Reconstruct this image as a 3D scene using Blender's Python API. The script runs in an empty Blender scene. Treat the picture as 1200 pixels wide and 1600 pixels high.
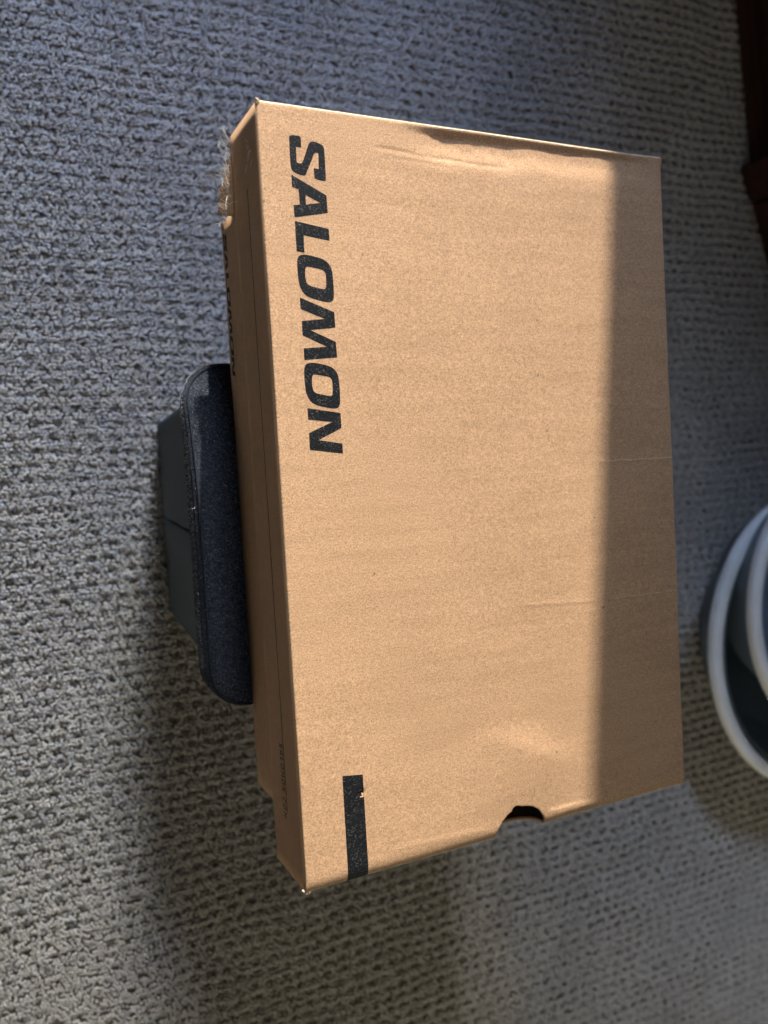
import bpy, bmesh, math, random
import numpy as np
from mathutils import Matrix, Vector

random.seed(7)
rng = np.random.default_rng(7)
scene = bpy.context.scene
COL = scene.collection

# ---------------------------------------------------------------- camera, light, exposure
W, L, ZT = 0.2228, 0.340, 0.263           # carton lid: width, length, height of its top above the carpet
CAM = Vector((-0.11502, 0.18392, 0.60033))
ROT = Matrix(((0.897577, 0.0742216, -0.4345649),
              (-0.0569362, 0.9969869, 0.0526811),
              (0.4371656, -0.0225429, 0.8990985)))
cam_data = bpy.data.cameras.new("camera")
cam_data.sensor_fit = 'VERTICAL'
cam_data.sensor_height = 36.0
cam_data.sensor_width = 27.0
cam_data.lens = 36.0 * 1300 / 1600
cam_data.clip_start = 0.01
cam_data.clip_end = 100
cam_data.dof.use_dof = True
cam_data.dof.focus_distance = 0.375
cam_data.dof.aperture_fstop = 7.4
cam = bpy.data.objects.new("camera", cam_data)
cam.matrix_world = Matrix.Translation(CAM) @ ROT.to_4x4()
COL.objects.link(cam)
scene.camera = cam

world = bpy.data.worlds.new("World")
scene.world = world
world.use_nodes = True
bg = world.node_tree.nodes["Background"]
bg.inputs[0].default_value = (1.0, 0.93, 0.84, 1)
bg.inputs[1].default_value = 0.054

SUN_AZ, SUN_EL = math.radians(5.54), math.radians(20)
SUN_DIR = Vector((math.sin(SUN_AZ) * math.cos(SUN_EL), math.cos(SUN_AZ) * math.cos(SUN_EL), math.sin(SUN_EL)))


def aim(o, target):
    d = Vector(target) - o.location
    o.rotation_euler = d.to_track_quat('-Z', 'Y').to_euler()


def lamp(name, kind, loc, target, energy, color, **kw):
    d = bpy.data.lights.new(name, kind)
    d.energy = energy
    d.color = color
    for k, v in kw.items():
        setattr(d, k, v)
    o = bpy.data.objects.new(name, d)
    o.location = loc
    COL.objects.link(o)
    aim(o, target)
    return o


edge_mid = Vector((0.177, 0.171, ZT))
lamp("sunbeam", 'SPOT', edge_mid + SUN_DIR * 20, edge_mid, 51500, (1.0, 0.925, 0.82),
     spot_size=math.radians(3.2), spot_blend=0.0, shadow_soft_size=0.10)
lamp("window_skylight", 'AREA', (0.08, 2.30, 1.60), (0.0, 0.15, 0.0), 8.0, (0.38, 0.58, 1.0),
     shape='RECTANGLE', size=0.6, size_y=1.2)
lamp("added_pool_left", 'AREA', (0.12, 2.30, 1.75), (-0.33, -0.08, 0.0), 1.95, (1.0, 0.95, 0.80),
     shape='RECTANGLE', size=0.4, size_y=0.9, spread=math.radians(25))  # added lamp: warm pool of light on the carpet at left
lamp("added_pool_far", 'AREA', (0.14, 2.20, 1.90), (-0.03, 0.63, 0.0), 1.35, (0.30, 0.48, 1.0),
     shape='RECTANGLE', size=0.4, size_y=0.5, spread=math.radians(26))  # added lamp: blue pool on the carpet past the far end
lamp("added_pool_right", 'AREA', (0.0, 2.30, 1.90), (0.58, -0.18, 0.0), 0.20, (0.50, 0.66, 1.0),
     shape='RECTANGLE', size=0.3, size_y=0.5, spread=math.radians(14))  # added lamp: blue light for the bowls and carpet at right
lamp("room_fill", 'AREA', (0.15, -0.85, 0.44), (0.18, -0.2, 0.0), 2.2, (1.0, 0.92, 0.70),
     shape='RECTANGLE', size=0.8, size_y=0.3)

scene.view_settings.view_transform = 'Standard'
scene.view_settings.look = 'None'
scene.view_settings.gamma = 1.0
scene.view_settings.exposure = 0.0
scene.view_settings.use_curve_mapping = False


# ---------------------------------------------------------------- helpers
def tag(o, label=None, cat=None, group=None, kind=None):
    if label: o["label"] = label
    if cat: o["category"] = cat
    if group: o["group"] = group
    if kind: o["kind"] = kind
    return o


def link(name, me, mat=None, parent=None, smooth=False):
    o = bpy.data.objects.new(name, me)
    COL.objects.link(o)
    if mat: me.materials.append(mat)
    if parent: o.parent = parent
    if smooth:
        me.polygons.foreach_set("use_smooth", np.ones(len(me.polygons), bool))
    return o


def empty(name, loc):
    o = bpy.data.objects.new(name, None)
    o.empty_display_size = 0.02
    o.location = loc
    COL.objects.link(o)
    return o


def mesh(name, v, f):
    me = bpy.data.meshes.new(name)
    assert max(max(q) for q in f) < len(v)
    me.from_pydata([tuple(map(float, p)) for p in v], [], f)
    me.update()
    return me


def bm_mesh(name, bm):
    me = bpy.data.meshes.new(name)
    bmesh.ops.recalc_face_normals(bm, faces=bm.faces[:])
    bm.to_mesh(me)
    bm.free()
    return me


def mat_new(name):
    m = bpy.data.materials.new(name)
    m.use_nodes = True
    nt = m.node_tree
    return m, nt, nt.nodes["Principled BSDF"]


def node(nt, t, **kw):
    n = nt.nodes.new(t)
    for k, v in kw.items():
        if k.startswith("i_"):
            n.inputs[k[2:].replace("_", " ")].default_value = v
        else:
            setattr(n, k, v)
    return n


def ramp(nt, src, stops):
    r = nt.nodes.new("ShaderNodeValToRGB")
    cr = r.color_ramp
    while len(cr.elements) < len(stops):
        cr.elements.new(0.5)
    for e, (p, c) in zip(cr.elements, stops):
        e.position = p
        e.color = (*c, 1) if len(c) == 3 else c
    nt.links.new(src, r.inputs[0])
    return r


def objcoord(nt, scale=(1, 1, 1)):
    tc = nt.nodes.new("ShaderNodeTexCoord")
    mp = nt.nodes.new("ShaderNodeMapping")
    mp.inputs["Scale"].default_value = scale
    nt.links.new(tc.outputs["Object"], mp.inputs[0])
    return mp.outputs[0]


def noise(nt, vec, scale, detail=3, rough=0.6):
    n = nt.nodes.new("ShaderNodeTexNoise")
    n.inputs["Scale"].default_value = scale
    n.inputs["Detail"].default_value = detail
    n.inputs["Roughness"].default_value = rough
    nt.links.new(vec, n.inputs["Vector"])
    return n.outputs["Fac"]


def mix(nt, a, b, fac, mode='MIX'):
    m = nt.nodes.new("ShaderNodeMix")
    m.data_type = 'RGBA'
    m.blend_type = mode
    for s, v in ((m.inputs[0], fac), (m.inputs[6], a), (m.inputs[7], b)):
        if hasattr(v, "node"):
            nt.links.new(v, s)
        else:
            s.default_value = v if isinstance(v, (int, float)) else (*v, 1)
    return m.outputs[2]


def bump(nt, bsdf, h, strength, dist):
    b = nt.nodes.new("ShaderNodeBump")
    b.inputs["Strength"].default_value = strength
    b.inputs["Distance"].default_value = dist
    nt.links.new(h, b.inputs["Height"])
    nt.links.new(b.outputs[0], bsdf.inputs["Normal"])
    return b


# ---------------------------------------------------------------- materials
KRAFT = (0.462, 0.292, 0.171)


def kraft(name, base=KRAFT, grain=1.0, bump_s=0.35):
    m, nt, b = mat_new(name)
    v = objcoord(nt)
    g = noise(nt, v, 1350, 3, 0.75)                       # paper fibre speckle
    g2 = noise(nt, objcoord(nt, (0.25, 1, 1)), 1500, 2, 0.6)
    s = noise(nt, objcoord(nt, (0.10, 1, 1)), 190, 3, 0.6)   # faint flute bands across the board
    lo = noise(nt, v, 22, 3, 0.5)
    k = 0.42 * grain
    c1 = ramp(nt, g, [(0.30, tuple(x * (1 - k) for x in base)), (0.70, tuple(min(1, x * (1 + k)) for x in base))])
    c2 = ramp(nt, s, [(0.34, (0.945, 0.94, 0.93)), (0.60, (1.025, 1.025, 1.025))])
    c3 = ramp(nt, lo, [(0.3, (0.96, 0.955, 0.95)), (0.7, (1.03, 1.03, 1.03))])
    c4 = ramp(nt, g2, [(0.3, (0.9, 0.9, 0.89)), (0.7, (1.08, 1.08, 1.08))])
    c = mix(nt, c1.outputs[0], c2.outputs[0], 1.0, 'MULTIPLY')
    c = mix(nt, c, c3.outputs[0], 1.0, 'MULTIPLY')
    c = mix(nt, c, c4.outputs[0], 1.0, 'MULTIPLY')
    # sparse dark flecks in the recycled paper
    fl = noise(nt, v, 260, 2, 0.4)
    fr = ramp(nt, fl, [(0.765, (0, 0, 0)), (0.80, (1, 1, 1))])
    c = mix(nt, c, tuple(x * 0.45 for x in base), fr.outputs[0])
    nt.links.new(c, b.inputs["Base Color"])
    b.inputs["Roughness"].default_value = 0.88
    b.inputs["Specular IOR Level"].default_value = 0.22
    bump(nt, b, g, bump_s, 0.00012)
    return m


M_KRAFT = kraft("kraft_board")
M_KRAFT_SIDE = kraft("kraft_board_side", grain=0.45, bump_s=0.2)
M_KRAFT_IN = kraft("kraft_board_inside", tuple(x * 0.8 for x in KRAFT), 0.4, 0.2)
M_TORN = kraft("torn_paper", (0.62, 0.50, 0.35), 0.5, 0.6)


def ink_mat():
    m, nt, b = mat_new("black_ink")
    v = objcoord(nt)
    n1 = noise(nt, v, 1250, 2, 0.7)
    n2 = noise(nt, v, 230, 2, 0.6)
    sp = ramp(nt, n1, [(0.54, (0, 0, 0)), (0.70, (1, 1, 1))])
    wr = ramp(nt, n2, [(0.40, (0.25, 0.25, 0.25)), (0.72, (1, 1, 1))])
    f = mix(nt, sp.outputs[0], wr.outputs[0], 1.0, 'MULTIPLY')
    c = mix(nt, (0.007, 0.0085, 0.011), (0.16, 0.15, 0.13), f)
    nt.links.new(c, b.inputs["Base Color"])
    b.inputs["Roughness"].default_value = 0.62
    b.inputs["Specular IOR Level"].default_value = 0.12
    bump(nt, b, n1, 0.4, 0.00012)
    return m


M_INK = ink_mat()
m, nt, b = mat_new("faded_ink_and_shade")
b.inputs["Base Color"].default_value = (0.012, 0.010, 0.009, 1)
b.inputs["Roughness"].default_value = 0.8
M_INK_SHADE = m


def felt(name, base, sheen, bump_s, scale=900, fleck=0.35):
    m, nt, b = mat_new(name)
    v = objcoord(nt)
    n = noise(nt, v, scale, 4, 0.75)
    n2 = noise(nt, v, scale * 0.3, 3, 0.6)
    c = ramp(nt, n, [(0.3, tuple(x * (1 - fleck) for x in base)), (0.72, tuple(x * (1 + 2 * fleck) for x in base))])
    nt.links.new(c.outputs[0], b.inputs["Base Color"])
    b.inputs["Roughness"].default_value = 0.95
    b.inputs["Specular IOR Level"].default_value = 0.1
    b.inputs["Sheen Weight"].default_value = sheen
    b.inputs["Sheen Roughness"].default_value = 0.45
    b.inputs["Sheen Tint"].default_value = (0.9, 0.95, 1, 1)
    a = nt.nodes.new("ShaderNodeMath"); a.operation = 'ADD'
    nt.links.new(n, a.inputs[0]); nt.links.new(n2, a.inputs[1])
    bump(nt, b, a.outputs[0], bump_s, 0.0016)
    return m


M_CUSHION = felt("charcoal_felt", (0.026, 0.031, 0.042), 0.0, 1.0, 700, 0.6)
M_STOOL = felt("grey_upholstery", (0.095, 0.108, 0.115), 0.0, 0.25, 1400, 0.2)
M_PIPING = felt("black_piping", (0.016, 0.019, 0.025), 0.0, 0.3)


def carpet_mat():
    m, nt, b = mat_new("carpet_yarn")
    v = objcoord(nt)
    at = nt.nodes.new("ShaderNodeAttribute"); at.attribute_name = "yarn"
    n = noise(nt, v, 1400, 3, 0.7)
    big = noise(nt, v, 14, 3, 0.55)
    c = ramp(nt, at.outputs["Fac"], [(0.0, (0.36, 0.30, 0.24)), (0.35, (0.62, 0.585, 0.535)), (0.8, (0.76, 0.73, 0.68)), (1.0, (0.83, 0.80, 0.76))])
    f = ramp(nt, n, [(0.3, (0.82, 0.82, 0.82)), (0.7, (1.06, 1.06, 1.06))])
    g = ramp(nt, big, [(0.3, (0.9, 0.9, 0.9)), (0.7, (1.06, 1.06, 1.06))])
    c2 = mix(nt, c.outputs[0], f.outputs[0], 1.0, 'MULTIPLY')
    c2 = mix(nt, c2, g.outputs[0], 1.0, 'MULTIPLY')
    nt.links.new(c2, b.inputs["Base Color"])
    b.inputs["Roughness"].default_value = 0.95
    b.inputs["Specular IOR Level"].default_value = 0.1
    b.inputs["Sheen Weight"].default_value = 0.08
    bump(nt, b, n, 0.9, 0.0008)
    return m


M_YARN = carpet_mat()
m, nt, b = mat_new("carpet_backing")
v = objcoord(nt)
c = ramp(nt, noise(nt, v, 300, 4, 0.7), [(0.3, (0.16, 0.125, 0.09)), (0.7, (0.30, 0.27, 0.23))])
nt.links.new(c.outputs[0], b.inputs["Base Color"])
b.inputs["Roughness"].default_value = 1.0
bump(nt, b, noise(nt, v, 240, 3, 0.6), 1.0, 0.003)
M_BACKING = m

m, nt, b = mat_new("dark_mahogany")
v = objcoord(nt, (40, 2.5, 40))
c = ramp(nt, noise(nt, v, 3, 5, 0.65), [(0.3, (0.024, 0.008, 0.005)), (0.7, (0.070, 0.022, 0.012))])
nt.links.new(c.outputs[0], b.inputs["Base Color"])
b.inputs["Roughness"].default_value = 0.45
M_WOOD = m

m, nt, b = mat_new("white_rim_plastic")
c = ramp(nt, noise(nt, objcoord(nt), 60, 3, 0.6), [(0.3, (0.80, 0.81, 0.81)), (0.7, (0.87, 0.88, 0.88))])
nt.links.new(c.outputs[0], b.inputs["Base Color"])
b.inputs["Roughness"].default_value = 0.38
M_RIM = m
m, nt, b = mat_new("dark_bowl_plastic")
c = ramp(nt, noise(nt, objcoord(nt), 40, 3, 0.6), [(0.3, (0.14, 0.19, 0.25)), (0.7, (0.18, 0.23, 0.29))])
nt.links.new(c.outputs[0], b.inputs["Base Color"])
b.inputs["Roughness"].default_value = 0.42
M_BOWL = m
m, nt, b = mat_new("wall_paint")
b.inputs["Base Color"].default_value = (0.35, 0.33, 0.30, 1)
b.inputs["Roughness"].default_value = 0.9
M_WALL = m
m, nt, b = mat_new("paper_fibre")
b.inputs["Base Color"].default_value = (0.80, 0.76, 0.70, 1)
b.inputs["Roughness"].default_value = 0.8
M_FIBRE = m

m, nt, b = mat_new("felt_lint")
b.inputs["Base Color"].default_value = (0.55, 0.55, 0.55, 1)
b.inputs["Roughness"].default_value = 0.9
M_LINT = m

# ---------------------------------------------------------------- setting: carpet
m, nt, b = mat_new("carpet_pile_far")             # same yarn, beyond the modelled loops
v = objcoord(nt)
loops = nt.nodes.new("ShaderNodeTexVoronoi"); loops.inputs["Scale"].default_value = 420
nt.links.new(v, loops.inputs["Vector"])
c = ramp(nt, loops.outputs["Distance"], [(0.2, (0.72, 0.69, 0.64)), (0.8, (0.40, 0.35, 0.29))])
nt.links.new(c.outputs[0], b.inputs["Base Color"])
b.inputs["Roughness"].default_value = 0.95
inv = nt.nodes.new("ShaderNodeMath"); inv.operation = 'SUBTRACT'; inv.inputs[0].default_value = 1.0
nt.links.new(loops.outputs["Distance"], inv.inputs[1])
bump(nt, b, inv.outputs[0], 1.0, 0.002)
M_FAR = m
PX0, PX1, PY0, PY1 = -0.165, 0.705, -0.45, 0.675
cv = []; cf = []
gx_, gy_ = (-3, PX0, PX1, 3), (-3, PY0, PY1, 3)
for i in range(3):
    for j in range(3):
        zc = 0.0 if (i == 1 and j == 1) else 0.0042
        k0 = len(cv)
        cv += [(gx_[i], gy_[j], zc), (gx_[i + 1], gy_[j], zc), (gx_[i + 1], gy_[j + 1], zc), (gx_[i], gy_[j + 1], zc)]
        cf.append((k0, k0 + 1, k0 + 2, k0 + 3))
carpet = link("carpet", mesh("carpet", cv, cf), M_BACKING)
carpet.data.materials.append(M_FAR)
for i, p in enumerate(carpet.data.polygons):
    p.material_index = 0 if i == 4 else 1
tag(carpet, "grey-beige looped pile carpet laid under everything", "carpet", kind="structure")


GRIDS = {}


def smooth_noise(x, y, cell, seed):
    if seed not in GRIDS: GRIDS[seed] = np.random.default_rng(seed).random((256, 256))
    g = GRIDS[seed]
    u, v = x / cell + 100, y / cell + 100
    i, j = np.floor(u).astype(int), np.floor(v).astype(int)
    a, b_ = u - i, v - j
    a, b_ = a * a * (3 - 2 * a), b_ * b_ * (3 - 2 * b_)
    G = lambda p, q: g[p % 256, q % 256]
    return (G(i, j) * (1 - a) + G(i + 1, j) * a) * (1 - b_) + (G(i, j + 1) * (1 - a) + G(i + 1, j + 1) * a) * b_


def build_pile():
    dx, dy = 0.00235, 0.0022
    gx = np.arange(-0.165, 0.705, dx)
    gy = np.arange(-0.45, 0.675, dy)
    X, Y = np.meshgrid(gx, gy)
    X = X + (np.arange(len(gy)) % 2)[:, None] * dx * 0.5
    X, Y = X.ravel(), Y.ravel()
    keep = ~((X > 0.012) & (X < 0.165) & (Y > 0.10) & (Y < 0.215))        # under the footstool
    X, Y = X[keep], Y[keep]
    n = len(X)
    X = X + rng.normal(0, 0.00042, n)
    Y = Y + rng.normal(0, 0.00042, n)
    # woven relief: rows 10 mm apart across the picture, with staggered pits along each row
    wob = (smooth_noise(X, Y, 0.04, 1) - .5) * 0.0045
    row = (Y + wob) / 0.0092
    ri = np.floor(row)
    fy = row - ri
    px = X / 0.0125 + 0.5 * (ri % 2) + (smooth_noise(X, ri * 0.37, 0.05, 2) - .5) * 1.3
    vy = 0.5 + 0.5 * np.cos(2 * np.pi * (fy - 0.5))
    vx = 0.5 + 0.5 * np.cos(2 * np.pi * px)
    pit = np.clip((vy ** 1.6) * (0.25 + 0.95 * vx ** 1.3), 0, 1)
    pit *= 0.70 + 0.6 * smooth_noise(X, Y, 0.014, 3)
    h = 0.0060 - 0.0036 * np.clip(pit, 0, 1.05) + rng.normal(0, 0.00032, n) + (smooth_noise(X, Y, 0.06, 4) - .5) * 0.0012
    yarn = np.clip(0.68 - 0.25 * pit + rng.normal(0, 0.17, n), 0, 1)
    # each loop: a small leaning dome, 6 sides, two rings and a tip
    k = 4
    ang = np.arange(k) * 2 * np.pi / k
    rx = rng.uniform(0.00118, 0.00150, n); ry = rng.uniform(0.00108, 0.00132, n)
    th = rng.uniform(-0.6, 0.6, n)
    lx = rng.normal(0, 0.0005, n); ly = rng.normal(-0.0002, 0.0005, n)
    V = np.zeros((n, 2 * k + 1, 3))
    for ring, (s, zf, lean) in enumerate(((1.0, -0.0022, 0.0), (0.82, -0.0006, 0.6))):
        for q in range(k):
            a = ang[q] + ring * np.pi / k
            ex, ey = np.cos(a) * rx * s, np.sin(a) * ry * s
            V[:, ring * k + q, 0] = X + ex * np.cos(th) - ey * np.sin(th) + lx * lean
            V[:, ring * k + q, 1] = Y + ex * np.sin(th) + ey * np.cos(th) + ly * lean
            V[:, ring * k + q, 2] = np.maximum(h + zf, 0.0003)
    V[:, 2 * k, 0] = X + lx; V[:, 2 * k, 1] = Y + ly; V[:, 2 * k, 2] = h + 0.0002
    F = []
    for q in range(k):
        q2 = (q + 1) % k
        F += [(q, q2, k + q), (q2, k + q2, k + q), (k + q, k + q2, 2 * k)]
    F = np.array(F)
    nv = 2 * k + 1
    allf = (F[None] + (np.arange(n) * nv)[:, None, None]).reshape(-1, 3)
    me = bpy.data.meshes.new("loop_pile")
    me.vertices.add(n * nv)
    me.vertices.foreach_set("co", V.reshape(-1).astype(np.float32))
    me.loops.add(len(allf) * 3)
    me.loops.foreach_set("vertex_index", allf.reshape(-1).astype(np.int32))
    me.polygons.add(len(allf))
    me.polygons.foreach_set("loop_start", (np.arange(len(allf)) * 3).astype(np.int32))
    me.update(calc_edges=True)
    at = me.attributes.new("yarn", 'FLOAT', 'POINT')
    at.data.foreach_set("value", np.repeat(yarn, nv).astype(np.float32))
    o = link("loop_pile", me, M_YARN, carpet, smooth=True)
    tag(o, kind="stuff")


build_pile()


# window wall that shapes the sunbeam (outside the frame, towards the sun)
def box_into(bm, x0, x1, y0, y1, z0, z1):
    vs = [bm.verts.new(p) for p in ((x0, y0, z0), (x1, y0, z0), (x1, y1, z0), (x0, y1, z0),
                                    (x0, y0, z1), (x1, y0, z1), (x1, y1, z1), (x0, y1, z1))]
    for f in ((3, 2, 1, 0), (4, 5, 6, 7), (0, 1, 5, 4), (1, 2, 6, 5), (2, 3, 7, 6), (3, 0, 4, 7)):
        bm.faces.new([vs[i] for i in f])


WY = 1.36
t_az = math.tan(SUN_AZ)
lamp_xy = edge_mid + SUN_DIR * 20
jr = 0.177 + (WY - 0.171) * (lamp_xy.x - 0.177) / (lamp_xy.y - 0.171)      # jamb that shades the lid's right strip
sill = 0.227 + (WY - 0.36) * math.tan(SUN_EL)
bm = bmesh.new()
box_into(bm, jr, 1.6, WY, WY + 0.04, 0.0, 2.6)
box_into(bm, -1.6, jr, WY, WY + 0.04, 0.0, sill)
jl = -0.0095 + (WY - 0.34) * (lamp_xy.x + 0.0095) / (lamp_xy.y - 0.34)     # low block added on the sill to keep sun off the carpet
box_into(bm, jl - 0.20, jl, WY + 0.002, WY + 0.038, sill + 0.001, 0.68)
wall = link("wall", bm_mesh("wall", bm), M_WALL)
tag(wall, "wall below and beside the window", "wall", kind="structure")

# ---------------------------------------------------------------- shoe box
box = empty("shoe_box", (0, 0, 0.191))
tag(box, "brown cardboard shoe box with black SALOMON lettering, resting on the footstool", "shoe box")
BI = Matrix.Translation((0, 0, -0.191))


def boxpart(name, me, mat, parent=None, smooth=False):
    me.transform(BI)
    return link(name, me, mat, parent or box, smooth)


def seg_dist(x, y, p0, p1):
    p0, p1 = np.array(p0), np.array(p1)
    d = p1 - p0
    ln = np.hypot(*d)
    d = d / ln
    t = ((x - p0[0]) * d[0] + (y - p0[1]) * d[1])
    s = -(x - p0[0]) * d[1] + (y - p0[1]) * d[0]
    return t / ln, s, ln


def ends(t, soft=0.18):
    return np.clip(t / soft, 0, 1) * np.clip((1 - t) / soft, 0, 1) * ((t > 0) & (t < 1))


HOLE = [(98.9, 1.2), (99.9, 4.4), (102.4, 8.2), (105.8, 11.0), (108.2, 12.2), (109.1, 14.4), (112.1, 14.2), (113.6, 13.4), (116.4, 13.1),
        (120.4, 11.9), (124.2, 9.4), (127.2, 5.6), (128.5, 1.0)]


def hgt(x, y):
    """height (m) of the lid's top sheet above ZT; x, y in mm on the lid"""
    x = np.asarray(x, float); y = np.asarray(y, float)
    z = np.zeros_like(x)
    # gentle warping of the board
    z += (smooth_noise(x, y, 60, 11) - .5) * 0.9 + (smooth_noise(x, y, 24, 12) - .5) * 0.12
    z += 0.018 * (smooth_noise(x * .12, y, 3.2, 13) - .5)                  # flutes
    # crushed hollow along the far end fold
    d = 340 - y
    wid = 5.8 - 1.6 * np.clip((x - 100) / 60, 0, 1) + 1.2 * (smooth_noise(x, x * 0, 14, 42) - .5)
    amp = wid * 0.46 * np.clip((x - 64) / 26, 0, 1) ** 1.2 * np.clip((222 - x) / 26, 0.2, 1) * (0.85 + 0.3 * smooth_noise(x, x * 0, 28, 41))
    prof = np.where(d < wid, d / wid, np.exp(-((d - wid) / 10.0) ** 2))
    prof = prof * prof * (3 - 2 * prof)
    z -= amp * prof * (1 + 0.16 * (smooth_noise(x, y, 4.5, 43) - .5) + 0.05 * (smooth_noise(x, y, 1.6, 44) - .5))
    # creases
    for p0, p1, a, w in (((52, 326.2), (80, 324.5), 0.22, 1.0), ((76, 324.6), (127, 324.4), 0.34, 1.1),
                         ((60, 322.0), (96, 321.2), 0.12, 0.9),
                         ((-3, 276), (32, 271.6), 0.10, 1.6),
                         ((150, 184), (200, 186), 0.05, 1.5)):
        t, s, ln = seg_dist(x, y, p0, p1)
        s = s + (smooth_noise(t * ln, t * 0, 9, 21) - .5) * 1.0
        z -= a * ends(t) * np.exp(-(s / w) ** 2)
    for p0, p1, a, w in (((168, 181.0), (224, 181.1), 0.22, 1.0), ((120, 112.6), (172, 109.3), 0.13, 0.9),
                         ((168, 109.4), (226, 109.0), 0.20, 0.9),
                         ((40, 9.6), (95, 6.8), 0.16, 1.6), ((129, 6.6), (166, 4.2), 0.55, 1.4), ((128, 2.8), (150, 3.0), 0.4, 1.0)):
        t, s, ln = seg_dist(x, y, p0, p1)
        s = s + (smooth_noise(t * ln, t * 0, 8, 22) - .5) * 0.8
        z += a * ends(t, 0.12) * np.exp(-(s / w) ** 2)
    # soft bulge by the thumb hole whose far flank catches the sun
    t, s, ln = seg_dist(x, y, (88, 53), (154, 22))
    z += 1.7 * ends(t, 0.38) * np.where(s > 0, np.exp(-(s / 9.5) ** 2), np.exp(-(s / 34) ** 2))
    # torn nick beside the printed bar
    r = np.hypot(x - 28.6, y - 39.2)
    z -= 1.5 * np.exp(-(r / 1.1) ** 2)
    z += 0.35 * np.exp(-(np.hypot(x - 27.6, y - 36.9) / 1.0) ** 2)
    t, s, ln = seg_dist(x, y, (29, 39.6), (40, 43))
    z -= 0.12 * ends(t, 0.4) * np.exp(-(s / 0.8) ** 2)
    # flute ends telegraph through the long left fold
    z += 0.17 * np.sin(y * 2 * np.pi / 1.9 + 5 * smooth_noise(y, y * 0, 9, 31)) * (0.15 + smooth_noise(y, y * 0, 7, 32)) * np.exp(-(x / 0.9) ** 2)
    # far-right corner lifts a little
    z += 0.9 * np.clip((x - 196) / 26, 0, 1) ** 2 * np.clip((y - 325) / 15, 0, 1) ** 2
    return z / 1000


def roll(c, size, r):
    """arc-length coordinate across the panel -> (position, drop) with a rounded fold of radius r at both ends"""
    a = r * math.pi / 2
    if c < a:
        q = (a - c) / r
        return r - r * math.sin(q), r - r * math.cos(q)
    if c > size - 2 * r + 2 * a - a:
        q = (c - (size - 2 * r + a)) / r
        return size - r + r * math.sin(q), r - r * math.cos(q)
    return r + c - a, 0.0


def lid_panel():
    rx, ry0, ry1 = 0.8, 6.5, 2.0
    # x stations (mm)
    def stations(size, r0, r1, step, n=5):
        out = []
        for i in range(n):
            q = math.pi / 2 * (1 - i / n)
            out.append((r0 - r0 * math.sin(q), r0 - r0 * math.cos(q)))
        m_ = int(round((size - r0 - r1) / step))
        for i in range(m_ + 1):
            out.append((r0 + (size - r0 - r1) * i / m_, 0.0))
        for i in range(1, n + 1):
            q = math.pi / 2 * i / n
            out.append((size - r1 + r1 * math.sin(q), r1 - r1 * math.cos(q)))
        return np.array(out)
    SX = stations(W * 1000, rx, rx, 1.0)
    SY = stations(L * 1000, ry0, ry1, 0.5)
    X, Y = np.meshgrid(SX[:, 0], SY[:, 0])
    DX, DY = np.meshgrid(SX[:, 1], SY[:, 1])
    Z = hgt(X, Y) * 1000
    # worn corners rounded a touch
    DY = np.where(Y < 100, DY * 0.46, DY * 0.85)
    Z = Z - np.maximum(DX, DY) - 0.15 * np.minimum(DX, DY)
    ny, nx = X.shape
    idx = np.arange(nx * ny).reshape(ny, nx)
    # thumb hole: drop cells inside, then snap the rim to its outline
    hp = np.array(HOLE + [(128.2, -5), (98.2, -5)])
    def inside(px, py):
        r = np.zeros(px.shape, bool)
        j = len(hp) - 1
        for i in range(len(hp)):
            xi, yi = hp[i]; xj, yj = hp[j]
            cnd = ((yi > py) != (yj > py)) & (px < (xj - xi) * (py - yi) / (yj - yi + 1e-12) + xi)
            r ^= cnd
            j = i
        return r
    ins = inside(X, Y)
    quad = np.stack([idx[:-1, :-1], idx[:-1, 1:], idx[1:, 1:], idx[1:, :-1]], -1).reshape(-1, 4)
    insf = ins.ravel()
    cnt = insf[quad].sum(1)
    keep = cnt < 4
    part = (cnt > 0) & (cnt < 4)
    snap = np.unique(quad[part].ravel())
    snap = snap[insf[snap]]
    Xf, Yf = X.ravel().copy(), Y.ravel().copy()
    seg = hp[:-2]
    for i in snap:
        best = None
        for a, b_ in zip(seg[:-1], seg[1:]):
            d = b_ - a
            t = np.clip(((Xf[i] - a[0]) * d[0] + (Yf[i] - a[1]) * d[1]) / (d @ d), 0, 1)
            q = a + t * d
            e = np.hypot(Xf[i] - q[0], Yf[i] - q[1])
            if best is None or e < best[0]: best = (e, q)
        if Yf[i] > 1.2: Xf[i], Yf[i] = best[1]
        else: Xf[i] = best[1][0]
    v = np.stack([Xf / 1000, Yf / 1000, ZT + Z.ravel() / 1000], 1)
    quad = quad[keep]
    used = np.unique(quad)
    remap = -np.ones(len(v), int); remap[used] = np.arange(len(used))
    me = mesh("lid_panel", v[used], remap[quad].tolist())
    o = boxpart("lid_panel", me, M_KRAFT, smooth=True)
    md = o.modifiers.new("board", 'SOLIDIFY')
    md.thickness = 0.0013; md.offset = -1
    return o


lid = lid_panel()


# --- lid skirt: two long sides, two ends that turn the corners
ZL = ZT - 0.040      # lower edge of the lid


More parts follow.
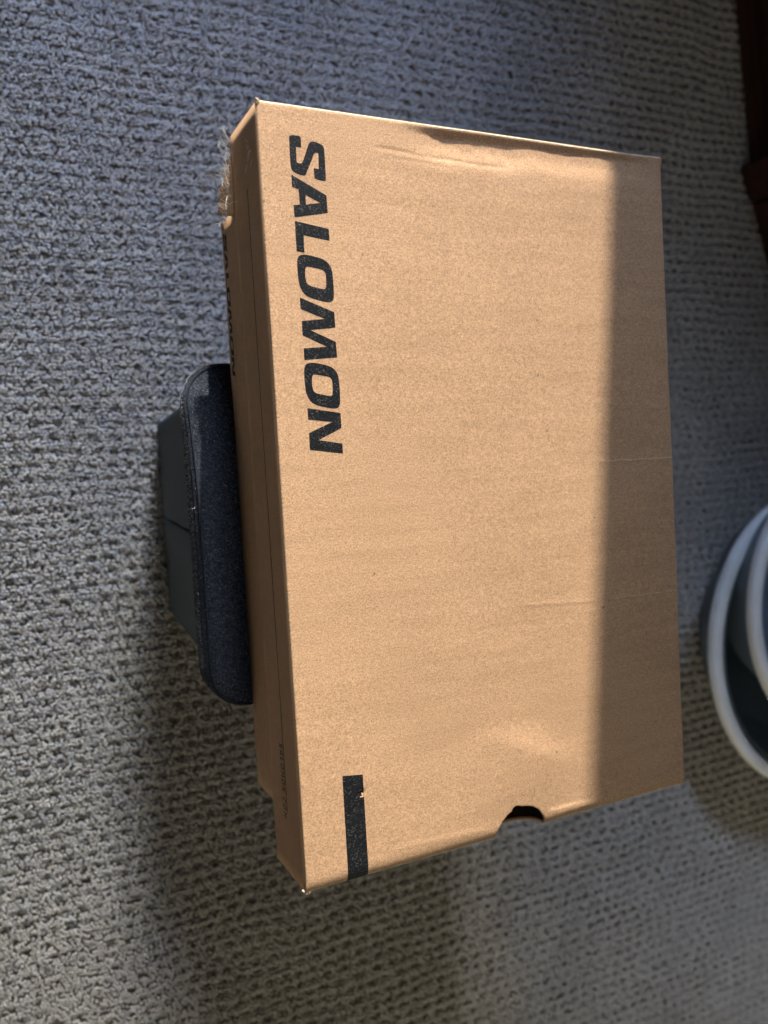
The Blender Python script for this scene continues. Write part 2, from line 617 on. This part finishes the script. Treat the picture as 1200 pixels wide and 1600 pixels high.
def strip(name, path, z0, z1, thick, mat, nz=10, wob=0.0, cut=None, seed=0):
    """upright board following a plan path (list of (x, y) in m), outer face on the left of travel"""
    n = len(path)
    v = []; f = []
    for j in range(nz + 1):
        t = j / nz
        for (x, y) in path:
            zl = z0 + (smooth_noise(np.array([x * 1000 + y * 1000]), np.array([0.0]), 30, seed)[0] - .5) * 0.0016
            zt = z1 if cut is None else cut(x, z1)
            v.append((x, y, zl + (zt - zl) * t))
    for j in range(nz):
        for i in range(n - 1):
            f.append((j * n + i, j * n + i + 1, (j + 1) * n + i + 1, (j + 1) * n + i))
    o = boxpart(name, mesh(name, v, f), mat, smooth=True)
    md = o.modifiers.new("board", 'SOLIDIFY')
    md.thickness = thick; md.offset = -1
    return o


def arc(cx, cy, r, a0, a1, n=6):
    return [(cx + r * math.cos(math.radians(a0 + (a1 - a0) * i / n)), cy + r * math.sin(math.radians(a0 + (a1 - a0) * i / n))) for i in range(n + 1)]


CR = 0.0010
ZS = ZT - 0.0009
side_bow = lambda y: 0.0
left_side = strip("lid_side", [(side_bow(y), y) for y in np.linspace(L - CR, CR, 60)], ZL, ZS, 0.0018, M_KRAFT_SIDE, seed=3)
left_side["label"] = "shaded long lid side with thin printed line and web address"
strip("lid_side", [(W - side_bow(y), y) for y in np.linspace(CR, L - CR, 40)], ZL, ZS, 0.0018, M_KRAFT_SIDE, seed=4)


def hole_cut(x, z1):
    t = (x * 1000 - 98.6) / (128.4 - 98.6)
    if 0 < t < 1:
        return z1 - 0.0015 - 0.0095 * math.sqrt(max(0, 1 - (2 * t - 1) ** 2))
    return z1


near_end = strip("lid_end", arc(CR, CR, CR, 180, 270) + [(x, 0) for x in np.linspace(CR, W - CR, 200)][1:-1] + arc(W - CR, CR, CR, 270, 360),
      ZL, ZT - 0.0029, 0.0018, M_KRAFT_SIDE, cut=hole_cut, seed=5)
near_end.data.materials.append(M_INK_SHADE)          # shade inside the thumb hole, painted as a near-black inner face
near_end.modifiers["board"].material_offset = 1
strip("lid_end", arc(W - CR, L - CR, CR, 0, 90) + [(x, L) for x in np.linspace(W - CR, CR, 40)][1:-1] + arc(CR, L - CR, CR, 90, 180),
      ZL, ZT - 0.0018, 0.0018, M_KRAFT_SIDE, seed=6)

# --- body of the box: shorter than the lid, walls and base
BX0, BX1, BY0, BY1, ZB = 0.0021, W - 0.0021, 0.0265, 0.309, 0.191
lean = lambda z: (ZT - 0.002 - z) * 0.06
strip("body_wall", [(BX0, y) for y in np.linspace(BY1, BY0, 40)], ZB + .0008, ZT - 0.003, 0.0018, M_KRAFT_SIDE, seed=7)
strip("body_wall", [(BX1, y) for y in np.linspace(BY0, BY1, 20)], ZB + .0008, ZT - 0.003, 0.0018, M_KRAFT_SIDE, seed=8)
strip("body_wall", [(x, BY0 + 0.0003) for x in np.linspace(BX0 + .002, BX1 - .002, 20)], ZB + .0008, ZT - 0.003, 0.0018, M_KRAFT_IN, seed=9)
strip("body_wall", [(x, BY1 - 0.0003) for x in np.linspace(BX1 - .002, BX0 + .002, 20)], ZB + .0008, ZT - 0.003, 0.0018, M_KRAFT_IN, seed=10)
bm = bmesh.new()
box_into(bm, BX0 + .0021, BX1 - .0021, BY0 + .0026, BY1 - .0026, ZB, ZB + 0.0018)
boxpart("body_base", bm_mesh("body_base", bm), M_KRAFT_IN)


# --- printing on the lid
def rounded(pts, rs):
    n = len(pts); out = []
    for i in range(n):
        p = np.array(pts[i]); a = np.array(pts[i - 1]); b_ = np.array(pts[(i + 1) % n])
        r = rs if isinstance(rs, (int, float)) else rs[i]
        if r <= 0:
            out.append(tuple(p)); continue
        s = p + (a - p) * r; e = p + (b_ - p) * r
        for t in np.linspace(0, 1, 6):
            out.append(tuple((1 - t) ** 2 * s + 2 * t * (1 - t) * p + t * t * e))
    return out


def flat_print(loops):
    bm = bmesh.new()
    edges = []
    for lp in loops:
        clean = []
        for q in lp:
            if not clean or math.hypot(q[0] - clean[-1][0], q[1] - clean[-1][1]) > 0.02: clean.append(q)
        if math.hypot(clean[0][0] - clean[-1][0], clean[0][1] - clean[-1][1]) < 0.02: clean.pop()
        vs = [bm.verts.new((q[0], q[1], 0)) for q in clean]
        for i in range(len(vs)):
            edges.append(bm.edges.new((vs[i], vs[(i + 1) % len(vs)])))
    bmesh.ops.triangle_fill(bm, use_beauty=True, use_dissolve=False, edges=edges)
    return bm


def grid_cut(bm, step):
    for ax in (0, 1):
        c = [v.co[ax] for v in bm.verts]
        k = math.floor(min(c) / step) * step
        while k < max(c):
            no = (1, 0, 0) if ax == 0 else (0, 1, 0)
            bmesh.ops.bisect_plane(bm, geom=bm.verts[:] + bm.edges[:] + bm.faces[:], plane_co=Vector(no) * k, plane_no=no, dist=1e-5)
            k += step


S_P = [(13.7, 326.8), (19.0, 326.9), (18.9, 322.0), (16.6, 322.1), (16.4, 315.6), (18.4, 315.2), (19.5, 316.8), (22.3, 324.0), (24.1, 325.5),
       (29.1, 324.3), (29.5, 321.5), (29.4, 308.9), (27.0, 309.0), (24.1, 309.6), (24.0, 314.0), (26.3, 313.8), (26.6, 320.6), (24.7, 320.5),
       (23.4, 317.4), (21.1, 312.7), (19.9, 310.0), (14.0, 311.4), (13.5, 314.6), (13.6, 323.6)]
S_R = [.35, .25, 0, 0, .2, .35, .2, .2, .45, .45, .3, .2, .3, 0, 0, 0, .2, .35, .2, .2, .4, .45, .3, 0]
LETTERS = {
    "S": ([S_P], [S_R]),
    "A": ([[(13.7, 310.3), (29.1, 302.9), (29.3, 295.4), (13.9, 292.4), (13.8, 297.5), (16.6, 298.0), (16.5, 304.3), (13.6, 305.2)],
           [(19.5, 302.3), (25.9, 299.4), (19.5, 298.2)]], [0, 0]),
    "L": ([[(13.9, 290.9), (29.3, 288.6), (29.3, 283.5), (17.5, 285.1), (17.4, 277.7), (13.8, 278.1)]], [0]),
    "O": ([[(13.6, 270.5), (13.9, 276.4), (18.4, 277.1), (26.8, 275.3), (29.7, 271.8), (29.9, 263.2), (29.6, 257.0), (24.8, 257.1), (16.6, 259.1), (13.9, 263.6)],
           [(17.0, 267.6), (17.3, 271.9), (19.8, 271.7), (26.4, 270.7), (26.6, 266.0), (26.2, 262.4), (23.4, 262.8), (17.6, 264.0)]],
          [[.3, .5, .4, .4, .4, .3, .5, .4, .4, .4], [.2, .45, .3, .4, .2, .45, .3, .4]]),
    "M": ([[(13.9, 258.6), (29.4, 252.8), (29.5, 246.2), (17.8, 244.8), (29.3, 240.0), (29.5, 233.2), (14.2, 232.0), (14.1, 237.0), (24.9, 237.8),
            (14.0, 242.5), (14.1, 248.6), (24.7, 249.8), (13.9, 253.7)]], [0]),
    "N": ([[(14.2, 211.5), (29.6, 209.1), (29.6, 202.5), (18.6, 197.6), (29.6, 195.7), (29.7, 191.3), (14.2, 193.5), (14.3, 200.8), (25.3, 205.2), (14.3, 206.6)]], [0]),
}


def letter_loops(k, dy=0.0):
    ps, rs = LETTERS[k]
    return [[(x, y + dy) for x, y in rounded(p, r)] for p, r in zip(ps, rs)]


WORD = [("S", 0), ("A", 0), ("L", 0), ("O", 0), ("M", 0), ("O", -46.0), ("N", 0)]


def print_on_lid(name, loops, lift=0.06):
    bm = flat_print(loops)
    grid_cut(bm, 1.0)
    co = np.array([v.co[:] for v in bm.verts])
    z = hgt(co[:, 0], co[:, 1])
    for v, zz in zip(bm.verts, z):
        v.co = (v.co.x / 1000, v.co.y / 1000, ZT + zz + lift / 1000)
    me = bm_mesh(name, bm)
    if me.polygons[0].normal.z < 0: me.flip_normals()
    return boxpart(name, me, M_INK, lid, smooth=True)


for k, dy in WORD:
    print_on_lid("letter", letter_loops(k, dy))
print_on_lid("printed_bar", [[(20.0, 48.8), (29.9, 47.4), (29.9, 6.5), (19.9, 6.5)]])
# the bar carries on over the rounded near fold
v = []; f = []
for i in range(9):
    q = math.pi / 2 * i / 8
    for x in np.linspace(19.9, 29.9, 6):
        zz = float(hgt(np.array([x]), np.array([6.5 - 6.5 * math.sin(q)]))[0])
        v.append((x / 1000, (6.5 - 6.56 * math.sin(q)) / 1000, ZT + zz - 0.00299 + 0.00306 * math.cos(q)))
for i in range(8):
    for j in range(5):
        f.append((i * 6 + j, i * 6 + j + 1, (i + 1) * 6 + j + 1, (i + 1) * 6 + j))
me = mesh("printed_bar", v, f)
me.flip_normals()
boxpart("printed_bar", me, M_INK, lid, smooth=True)


# --- printing on the shaded long side (thin line, web address, big word low on the body wall)
def side_x(y, body=False):
    return (BX0 if body else side_bow(y)) - 0.0001


v = []; f = []
ys = np.linspace(0.309, 0.030, 60)
for y in ys:
    for z in (ZT - 0.0188, ZT - 0.0195):
        v.append((side_x(y), y, z))
for i in range(len(ys) - 1):
    f.append((2 * i, 2 * i + 1, 2 * i + 3, 2 * i + 2))
boxpart("printed_line", mesh("printed_line", v, f), M_INK_SHADE, left_side)


# plain upright letters of the small web address: bars given as (u0, w0, u1, w1) on a unit cap height
SMALL = {"S": [(0, 0, .6, .16), (0, .42, .6, .58), (0, .84, .6, 1), (0, .58, .16, .84), (.44, .16, .6, .42)],
         "A": [(0, 0, .15, .7), (.5, 0, .65, .7), (.08, .7, .23, .88), (.42, .7, .57, .88), (.2, .86, .45, 1), (.15, .3, .5, .44)],
         "L": [(0, 0, .16, 1), (.16, 0, .55, .16)],
         "O": [(.1, 0, .6, .15), (.1, .85, .6, 1), (0, .1, .15, .9), (.55, .1, .7, .9)],
         "M": [(0, 0, .14, 1), (.66, 0, .8, 1), (.14, .7, .28, .95), (.52, .7, .66, .95), (.28, .45, .52, .72)],
         "N": [(0, 0, .15, 1), (.5, 0, .65, 1), (.15, .6, .27, .9), (.26, .35, .39, .65), (.38, .1, .5, .4)],
         "C": [(.1, 0, .6, .15), (.1, .85, .6, 1), (0, .1, .15, .9), (.5, .15, .6, .3), (.5, .7, .6, .85)],
         ".": [(0, 0, .16, .17)]}
y_cur = 0.0610
CAP = 0.0044
for ch in "SALOMON.COM":
    v = []; f = []
    for u0, w0, u1, w1 in SMALL[ch]:
        k = len(v)
        for u, w in ((u0, w0), (u1, w0), (u1, w1), (u0, w1)):
            y = y_cur - u * CAP * 0.70
            v.append((side_x(y) - 0.00001 * len(f), y, ZT - 0.0248 + w * CAP))
        f.append((k, k + 1, k + 2, k + 3))
    boxpart("small_letter", mesh("small_letter", v, f), M_INK_SHADE, left_side)
    y_cur -= max(q[2] for q in SMALL[ch]) * CAP * 0.70 + 0.0013

sy = 0.070 / 135.5
for k, dy in WORD:
    bm = flat_print(letter_loops(k, dy))
    grid_cut(bm, 5.0)
    for q in bm.verts:
        y = 0.303 - (327 - q.co.y) * sy
        q.co = (side_x(y, True), y, 0.1945 + (q.co.x - 13.7) * sy * 0.62)
    boxpart("side_letter", bm_mesh("side_letter", bm), M_INK_SHADE)

# --- worn crease lines, paper rubbed pale along the crack
def scuff(p0, p1, w, seed):
    r = np.random.default_rng(seed)
    n = 60
    v = []; f = []
    for i in range(n + 1):
        t = i / n
        x = p0[0] + (p1[0] - p0[0]) * t; y = p0[1] + (p1[1] - p0[1]) * t
        y += (smooth_noise(np.array([t * 56]), np.array([0.]), 8, 22)[0] - .5) * -0.8
        ww = w * (0.25 + 0.9 * r.random()) * min(1, 6 * t + .1)
        for s in (-1, 1):
            yy = y + s * ww / 2
            v.append((x / 1000, yy / 1000, ZT + float(hgt(np.array([x]), np.array([yy]))[0]) + 0.00007))
    for i in range(n):
        f.append((2 * i, 2 * i + 1, 2 * i + 3, 2 * i + 2))
    me = mesh("crease", v, f)
    if me.polygons[0].normal.z < 0: me.flip_normals()
    boxpart("crease", me, M_TORN, lid)


def fold_edge():
    # rubbed paper along the far end fold, made pale to paint its sun highlight
    v = []; f = []
    xs = np.linspace(1.5, W * 1000 - 1.5, 220)
    n1 = smooth_noise(xs, xs * 0, 7, 51)
    for x, k in zip(xs, n1):
        for i in range(5):
            q = math.radians(22 + 16 * k + (78 - 22 - 16 * k) * i / 4)
            y = 340 - 2.0 + 2.05 * math.sin(q)
            z = float(hgt(np.array([x]), np.array([y]))[0]) - 0.0017 + 0.00175 * math.cos(q)
            v.append((x / 1000, y / 1000, ZT + z))
    for i in range(len(xs) - 1):
        for j in range(4):
            f.append((i * 5 + j, (i + 1) * 5 + j, (i + 1) * 5 + j + 1, i * 5 + j + 1))
    boxpart("fold_edge", mesh("fold_edge", v, f), M_TORN, lid, smooth=True)


def near_fold(x0, x1):
    # frayed pale line low on the near end fold
    v = []; f = []
    xs = np.linspace(x0, x1, max(8, int((x1 - x0) / 1.2)))
    a0 = smooth_noise(xs, xs * 0, 5, 61); a1 = smooth_noise(xs, xs * 0, 3, 62)
    for x, k, k2 in zip(xs, a0, a1):
        for i in range(3):
            q = math.radians(50 + 9 * k + (6 + 13 * k2) * i / 2)
            y = 6.5 - 6.53 * math.sin(q)
            z = float(hgt(np.array([x]), np.array([y]))[0]) - 0.00299 + 0.00304 * math.cos(q)
            v.append((x / 1000, y / 1000, ZT + z))
    for i in range(len(xs) - 1):
        for j in range(2):
            f.append((i * 3 + j, i * 3 + j + 1, i * 3 + j + 4, i * 3 + j + 3))
    boxpart("fold_edge", mesh("fold_edge", v, f), M_TORN, lid, smooth=True)


fold_edge()
for x0, x1 in ((2, 19.5), (30.3, 97), (130, 220)):
    near_fold(x0, x1)
scuff((172, 181.0), (222.6, 181.1), 0.65, 1)
scuff((172, 109.3), (222.0, 109.0), 0.35, 2)

# --- wear: torn corner chips, torn flap and frayed fibres
def chip(name, c, size, seed, flat=0.35):
    r = np.random.default_rng(seed)
    bm = bmesh.new()
    bmesh.ops.create_icosphere(bm, subdivisions=2, radius=1)
    for q in bm.verts:
        k = 0.7 + 0.6 * r.random()
        q.co = Vector((c[0] + q.co.x * size[0] * k, c[1] + q.co.y * size[1] * k, c[2] + q.co.z * size[2] * k))
    return boxpart(name, bm_mesh(name, bm), M_TORN)


chip("torn_corner", (0.0012, 0.0008, ZT - 0.0022), (0.0021, 0.0016, 0.0011), 1)
chip("torn_corner", (0.0032, 0.0005, ZT - 0.0026), (0.0022, 0.0007, 0.0008), 2)
chip("torn_corner", (0.0006, L - 0.0008, ZT - 0.0008), (0.0012, 0.0012, 0.0011), 3)
chip("torn_corner", (W - 0.001, L - 0.0012, ZT - 0.0006), (0.0013, 0.0014, 0.0010), 4)

# torn flap curling away from the lid's lower far corner
v = []; f = []
nu, nv_ = 18, 8
for i in range(nu):
    t = i / (nu - 1)
    for j in range(nv_):
        s = j / (nv_ - 1)
        jag = (0.0016 * math.sin(9 * t + 5) + 0.0012 * math.sin(31 * t) + 0.0008 * math.sin(57 * t)) * s
        curl = math.sin(t * 2.0) * (0.35 + 0.65 * t)
        x = 0.0002 - 0.0058 * s ** 1.2 * curl
        y = 0.3290 - 0.026 * t + 0.003 * s
        z = 0.2236 - 0.0105 * s * (0.25 + 0.75 * t) + jag
        v.append((x, y, z))
for i in range(nu - 1):
    for j in range(nv_ - 1):
        f.append((i * nv_ + j, (i + 1) * nv_ + j, (i + 1) * nv_ + j + 1, i * nv_ + j + 1))
fl = boxpart("torn_flap", mesh("torn_flap", v, f), M_KRAFT_SIDE, smooth=True)
md = fl.modifiers.new("thick", 'SOLIDIFY'); md.thickness = 0.0007


def fibres():
    r = np.random.default_rng(5)
    V = []; F = []
    def tube(pts, rad):
        base = len(V)
        for i, p in enumerate(pts):
            k = rad * (1 - 0.55 * i / len(pts))
            for q in range(3):
                a = q * 2.094
                V.append((p[0] + k * math.cos(a), p[1] + k * 0.6 * math.sin(a), p[2] + k * math.sin(a)))
        for i in range(len(pts) - 1):
            for q in range(3):
                q2 = (q + 1) % 3
                F.append((base + i * 3 + q, base + i * 3 + q2, base + i * 3 + 3 + q2, base + i * 3 + 3 + q))
    for n in range(56):
        t = r.random()
        y = 0.338 - 0.038 * t
        p = np.array([-0.0008 - 0.004 * max(0, t - .3), y, 0.2240 - 0.004 * t + 0.003 * (r.random() - .4)])
        ln = r.uniform(0.005, 0.012) if n < 42 else r.uniform(0.012, 0.019)
        d = np.array([-1.0, r.normal(0.3, 0.7), r.normal(0.35, 0.6)])
        d /= np.linalg.norm(d)
        c = r.normal(0, 1, 3) * 0.38
        pts = [p]
        for i in range(9):
            d = d + c * 0.35 + r.normal(0, 0.09, 3)
            d /= np.linalg.norm(d)
            p = p + d * ln / 9
            pts.append(p.copy())
        tube(pts, 0.00014)
    for n in range(10):
        p = np.array([-0.0005, 0.322 + r.normal(0, 0.002), 0.250 + r.normal(0, 0.002)])
        d = r.normal(0, 1, 3); d[0] = -abs(d[0]) * 0.4; d /= np.linalg.norm(d)
        pts = [p]
        for i in range(5):
            d = d + r.normal(0, 0.3, 3); d[0] = -abs(d[0]) * .3; d /= np.linalg.norm(d)
            p = p + d * 0.0007; pts.append(p.copy())
        tube(pts, 0.00012)
    o = boxpart("frayed_fibre", mesh("frayed_fibre", V, F), M_FIBRE)
    tag(o, kind="stuff")


fibres()

# ---------------------------------------------------------------- footstool
stool = empty("footstool", (0.075, 0.157, 0))
tag(stool, "small charcoal fabric footstool with padded top, underneath the cardboard box", "footstool")
SI = Matrix.Translation((-0.075, -0.157, 0))


def rrect(cx, cy, hx, hy, r, n=10):
    out = []
    for sx, sy, a0 in ((1, 1, 0), (-1, 1, 90), (-1, -1, 180), (1, -1, 270)):
        out += arc(cx + sx * (hx - r), cy + sy * (hy - r), r, a0, a0 + 90, n)
    return out


def loft(name, rings, mat, cap=True, subdiv=0, close_bottom=True):
    n = len(rings[0][0])
    assert all(len(p) == n for p, z in rings)
    v = []; f = []
    for plan, z in rings:
        for i, (x, y) in enumerate(plan):
            v.append((x, y, z if not callable(z) else z(x, y)))
    for k in range(len(rings) - 1):
        for i in range(n):
            j = (i + 1) % n
            f.append((k * n + i, k * n + j, (k + 1) * n + j, (k + 1) * n + i))
    if cap: f.append(tuple((len(rings) - 1) * n + i for i in range(n)))
    if close_bottom: f.append(tuple(i for i in reversed(range(n))))
    return mesh(name, v, f)


def dens(pts, step=0.004):
    out = []
    for i in range(len(pts)):
        a, b_ = np.array(pts[i]), np.array(pts[(i + 1) % len(pts)])
        k = max(1, int(np.hypot(*(b_ - a)) / step))
        for q in range(k):
            out.append(tuple(a + (b_ - a) * q / k))
    return out


CX, CY, HX, HY, CRD = 0.0975, 0.1545, 0.1175, 0.0885, 0.022
rings = []
ZC0, ZC1, RS = 0.169, 0.1920, 0.0065
for i in range(7):
    a = math.pi / 2 * i / 6
    ins = 0.004 * (1 - math.sin(a))
    rings.append((rrect(CX, CY, HX - ins, HY - ins, CRD - ins, 12), ZC0 + 0.006 * (1 - math.cos(a))))
for i in range(1, 11):
    a = math.pi / 2 * i / 10
    ins = RS * (1 - math.cos(a))
    rings.append((rrect(CX, CY, HX - ins, HY - ins, max(CRD - ins, .004), 12), ZC1 - RS + RS * math.sin(a)))
def crown(y, z):
    """the padding falls away softly towards the far end"""
    t = min(1, max(0, (y - 0.172) / 0.070))
    return z - 0.0185 * t ** 1.7 * max(0, (z - ZC0) / (ZC1 - ZC0))


# extra rings across the top so that the crown is smooth
for i in range(1, 7):
    ins = RS + 0.011 * i
    rings.append((rrect(CX, CY, HX - ins, HY - ins, 0.004, 12), ZC1))
fixed = []
for plan, z in rings:
    p = np.array(plan + [plan[0]])
    q = []
    for a, b_ in zip(p[:-1], p[1:]):
        if np.hypot(*(b_ - a)) > 0.02:
            q += [tuple(a + (b_ - a) * u) for u in np.arange(24) / 24]
        else:
            q.append(tuple(a))
    fixed.append((q, z))
rings = fixed
me = loft("cushion", rings, M_CUSHION)
for q in me.vertices:
    q.co.z = crown(q.co.y, q.co.z)
me.transform(SI)
cush = link("cushion", me, M_CUSHION, stool, smooth=True)


def welt(name, plan, zf, rad, mat, parent):
    n = len(plan); v = []; f = []
    for i, (x, y) in enumerate(plan):
        dx, dy = x - CX, y - CY
        ln = math.hypot(dx, dy)
        for q in range(6):
            a = q * math.pi / 3
            v.append((x + rad * math.cos(a) * dx / ln, y + rad * math.cos(a) * dy / ln, crown(y, zf) + rad * math.sin(a)))
    for i in range(n):
        j = (i + 1) % n
        for q in range(6):
            f.append((i * 6 + q, j * 6 + q, j * 6 + (q + 1) % 6, i * 6 + (q + 1) % 6))
    me = mesh(name, v, f); me.transform(SI)
    return link(name, me, mat, parent, smooth=True)


a_ = math.radians(48)
ins = RS * (1 - math.cos(a_))
welt("piping", dens(rrect(CX, CY, HX - ins + .0002, HY - ins + .0002, CRD - ins, 12)), ZC1 - RS + RS * math.sin(a_) + .0002, 0.0006, M_PIPING, cush)

def fuzz():
    """short pale lint standing on the felt cushion"""
    r = np.random.default_rng(9)
    V = []; F = []
    n = 0
    while n < 11000:
        x = CX - HX + r.random() * 0.034
        y = CY + (r.random() * 2 - 1) * HY
        # rounded-rectangle test and distance to the edge
        qx, qy = abs(x - CX) - (HX - CRD), abs(y - CY) - (HY - CRD)
        d = CRD - (math.hypot(max(qx, 0), max(qy, 0)) if max(qx, qy) > 0 else max(qx, qy))
        if d < 0: continue
        if r.random() < 0.45: d = 0.0 if d < 0.02 else d
        n += 1
        if d <= 0.0:                      # on the upright edge
            t = r.random()
            a = math.atan2(qy, qx) if (qx > 0 and qy > 0) else (0 if qx > qy else math.pi / 2)
            sx, sy_ = (1 if x > CX else -1), (1 if y > CY else -1)
            if qx > 0 and qy > 0:
                x = CX + sx * (HX - CRD + CRD * math.cos(a)); y = CY + sy_ * (HY - CRD + CRD * math.sin(a))
                nx, ny = sx * math.cos(a), sy_ * math.sin(a)
            elif qx > qy: x = CX + sx * HX; nx, ny = sx, 0
            else: y = CY + sy_ * HY; nx, ny = 0, sy_
            z = ZC0 + 0.006 + t * (ZC1 - RS - ZC0 - 0.006)
            nm = np.array([nx, ny, 0.25])
        else:
            if d < RS:
                z = ZC1 - RS + math.sqrt(max(0, RS ** 2 - (RS - d) ** 2))
            else: z = ZC1
            nm = np.array([0, 0, 1.0])
        p = np.array([x, y, crown(y, z)])
        dv = nm * 0.7 + r.normal(0, 0.7, 3); dv /= np.linalg.norm(dv)
        ln = r.uniform(0.0004, 0.0011)
        sd = np.cross(dv, r.normal(0, 1, 3)); sd = sd / np.linalg.norm(sd) * 0.00007
        b0 = len(V)
        V += [p - sd - nm * 0.0001, p + sd - nm * 0.0001, p + dv * ln]
        F.append((b0, b0 + 1, b0 + 2))
    me = mesh("fuzz", V, F); me.transform(SI)
    tag(link("fuzz", me, M_LINT, cush), kind="stuff")


fuzz()

# body: slightly tapered box, soft vertical edges, one slack fold in the cover of its long side
BY_0, BY_1 = 0.0875, 0.2265
rings = []
NZ = 22
for i in range(NZ + 1):
    t = i / NZ
    z = 0.1715 * t
    x0 = 0.0005 - 0.0165 * t
    cx, hx = (x0 + 0.208) / 2, (0.208 - x0) / 2
    cy, hy = (BY_0 + BY_1) / 2, (BY_1 - BY_0) / 2
    plan = dens(rrect(cx, cy, hx, hy, 0.006, 5), 0.003)
    q = []
    for x, y in plan:
        if x < x0 + 0.004:
            yy = 0.1565 - (t - .5) * 0.004
            s = (y - yy)
            x += 0.0024 * math.exp(-(s / 0.0022) ** 2) * (0.5 + 0.5 * t) - 0.0012 * math.exp(-((s + .007) / 0.006) ** 2)
            x -= 0.0012 * math.sin(math.pi * t) * math.sin(math.pi * (y - BY_0) / (BY_1 - BY_0))
        q.append((x, y))
    rings.append((q, z))
k = min(len(r[0]) for r in rings)
base_plan_len = len(rings[0][0])
fixed = []
for plan, z in rings:
    p = np.array(plan + [plan[0]])
    s = np.r_[0, np.cumsum(np.hypot(*np.diff(p, axis=0).T))]
    u = np.linspace(0, s[-1], 241)[:-1]
    fixed.append((list(zip(np.interp(u, s, p[:, 0]), np.interp(u, s, p[:, 1]))), z))
me = loft("stool_body", fixed, M_STOOL)
me.transform(SI)
link("stool_body", me, M_STOOL, stool, smooth=True)


v = []; f = []
for i in range(13):
    t = 0.03 + 0.94 * i / 12
    z = 0.1715 * t
    for q in range(6):
        a = q * math.pi / 3
        v.append((0.0020 - 0.0165 * t - 0.0008 * math.sin(math.pi * t) + 0.0016 * math.cos(a), 0.1565 - (t - .5) * 0.004 + 0.0011 * math.sin(a), z))
for i in range(12):
    for q in range(6):
        f.append((i * 6 + q, i * 6 + (q + 1) % 6, i * 6 + 6 + (q + 1) % 6, i * 6 + 6 + q))
me = mesh("seam", v, f); me.transform(SI)
link("seam", me, M_PIPING, stool, smooth=True)

# ---------------------------------------------------------------- nested bowls at the right
def lathe(name, prof, seg=72):
    v = []; f = []
    for i in range(seg):
        a = 2 * math.pi * i / seg
        for r, z in prof:
            v.append((r * math.cos(a), r * math.sin(a), z))
    n = len(prof)
    for i in range(seg):
        j = (i + 1) % seg
        for k in range(n - 1):
            f.append((i * n + k, j * n + k, j * n + k + 1, i * n + k + 1))
    return mesh(name, v, f)


def bowl(loc, r_out, r_in, r_base, h, label, tilt=(0, 0)):
    t = empty("bowl", loc)
    t.rotation_euler = (tilt[0], tilt[1], 0)
    tag(t, label, "bowl", "nested bowls with white rims")
    th = 0.003
    prof = [(0.0, 0.0), (r_base - .004, 0.0), (r_base, 0.003)]
    for i in range(1, 9):
        q = i / 8
        prof.append((r_base + (r_in - 0.001 - r_base) * q ** 0.8, 0.003 + (h - 0.008) * q))
    for i in range(8, -1, -1):
        q = i / 8
        prof.append((r_base + (r_in - 0.001 - r_base) * q ** 0.8 - th, 0.006 + (h - 0.008) * q))
    prof.append((0.0, 0.006))
    link("basin", lathe("basin", prof), M_BOWL, t, smooth=True)
    rm = (r_out + r_in) / 2; hw = (r_out - r_in) / 2
    pr = []
    for i in range(17):
        a = 2 * math.pi * i / 16
        c, s = math.cos(a), math.sin(a)
        pr.append((rm + hw * math.copysign(abs(c) ** 0.7, c), h - 0.004 + 0.0055 * math.copysign(abs(s) ** 0.8, s)))
    link("rim", lathe("rim", pr), M_RIM, t, smooth=True)
    return t


bowl((0.601, -0.0006, 0.004), 0.1455, 0.1325, 0.095, 0.066, "larger lower bowl with white rim on carpet at right edge")
bowl((0.588, 0.040, 0.0125), 0.1290, 0.1175, 0.070, 0.098, "upper bowl with white rim sitting inside the larger bowl", tilt=(0.0, 0.0))

# ---------------------------------------------------------------- dark wooden cabinet, far right corner
cab = empty("cabinet", (0.62, 0.50, 0))
tag(cab, "dark mahogany cabinet standing on carpet in the upper right corner", "cabinet")
CI = Matrix.Translation((-0.62, -0.50, 0))


def prism(name, plan, z0, z1, bev=0.002):
    bm = bmesh.new()
    lo = [bm.verts.new((x, y, z0)) for x, y in plan]
    hi = [bm.verts.new((x, y, z1)) for x, y in plan]
    n = len(plan)
    for i in range(n):
        j = (i + 1) % n
        bm.faces.new((lo[i], lo[j], hi[j], hi[i]))
    bm.faces.new(hi); bm.faces.new(lo[::-1])
    bmesh.ops.bevel(bm, geom=bm.edges[:], offset=bev, segments=2, affect='EDGES')
    me = bm_mesh(name, bm)
    me.transform(CI)
    return link(name, me, M_WOOD, cab)


fA = lambda y: 0.585 + (0.6249 - y) * (0.013 / 0.1567)
prism("front_panel", [(fA(0.80) + 0.012, 0.80), (fA(0.466) + 0.012, 0.466), (0.80, 0.466), (0.80, 0.80)], 0.004, 0.46)
prism("base_moulding", [(fA(0.80) - 0.001, 0.79), (fA(0.464) - 0.001, 0.464), (0.66, 0.464), (0.66, 0.79)], 0.004, 0.022, 0.004)
prism("corner_post", [(0.584, 0.4625), (0.5955, 0.4265), (0.66, 0.440), (0.655, 0.4625)], 0.003, 0.07, 0.003)
prism("corner_post", [(0.596, 0.4610), (0.604, 0.4310), (0.66, 0.445), (0.655, 0.4610)], 0.071, 0.46, 0.003)
prism("side_panel", [(0.600, 0.4255), (0.645, 0.295), (0.80, 0.295), (0.80, 0.4255)], 0.004, 0.46)
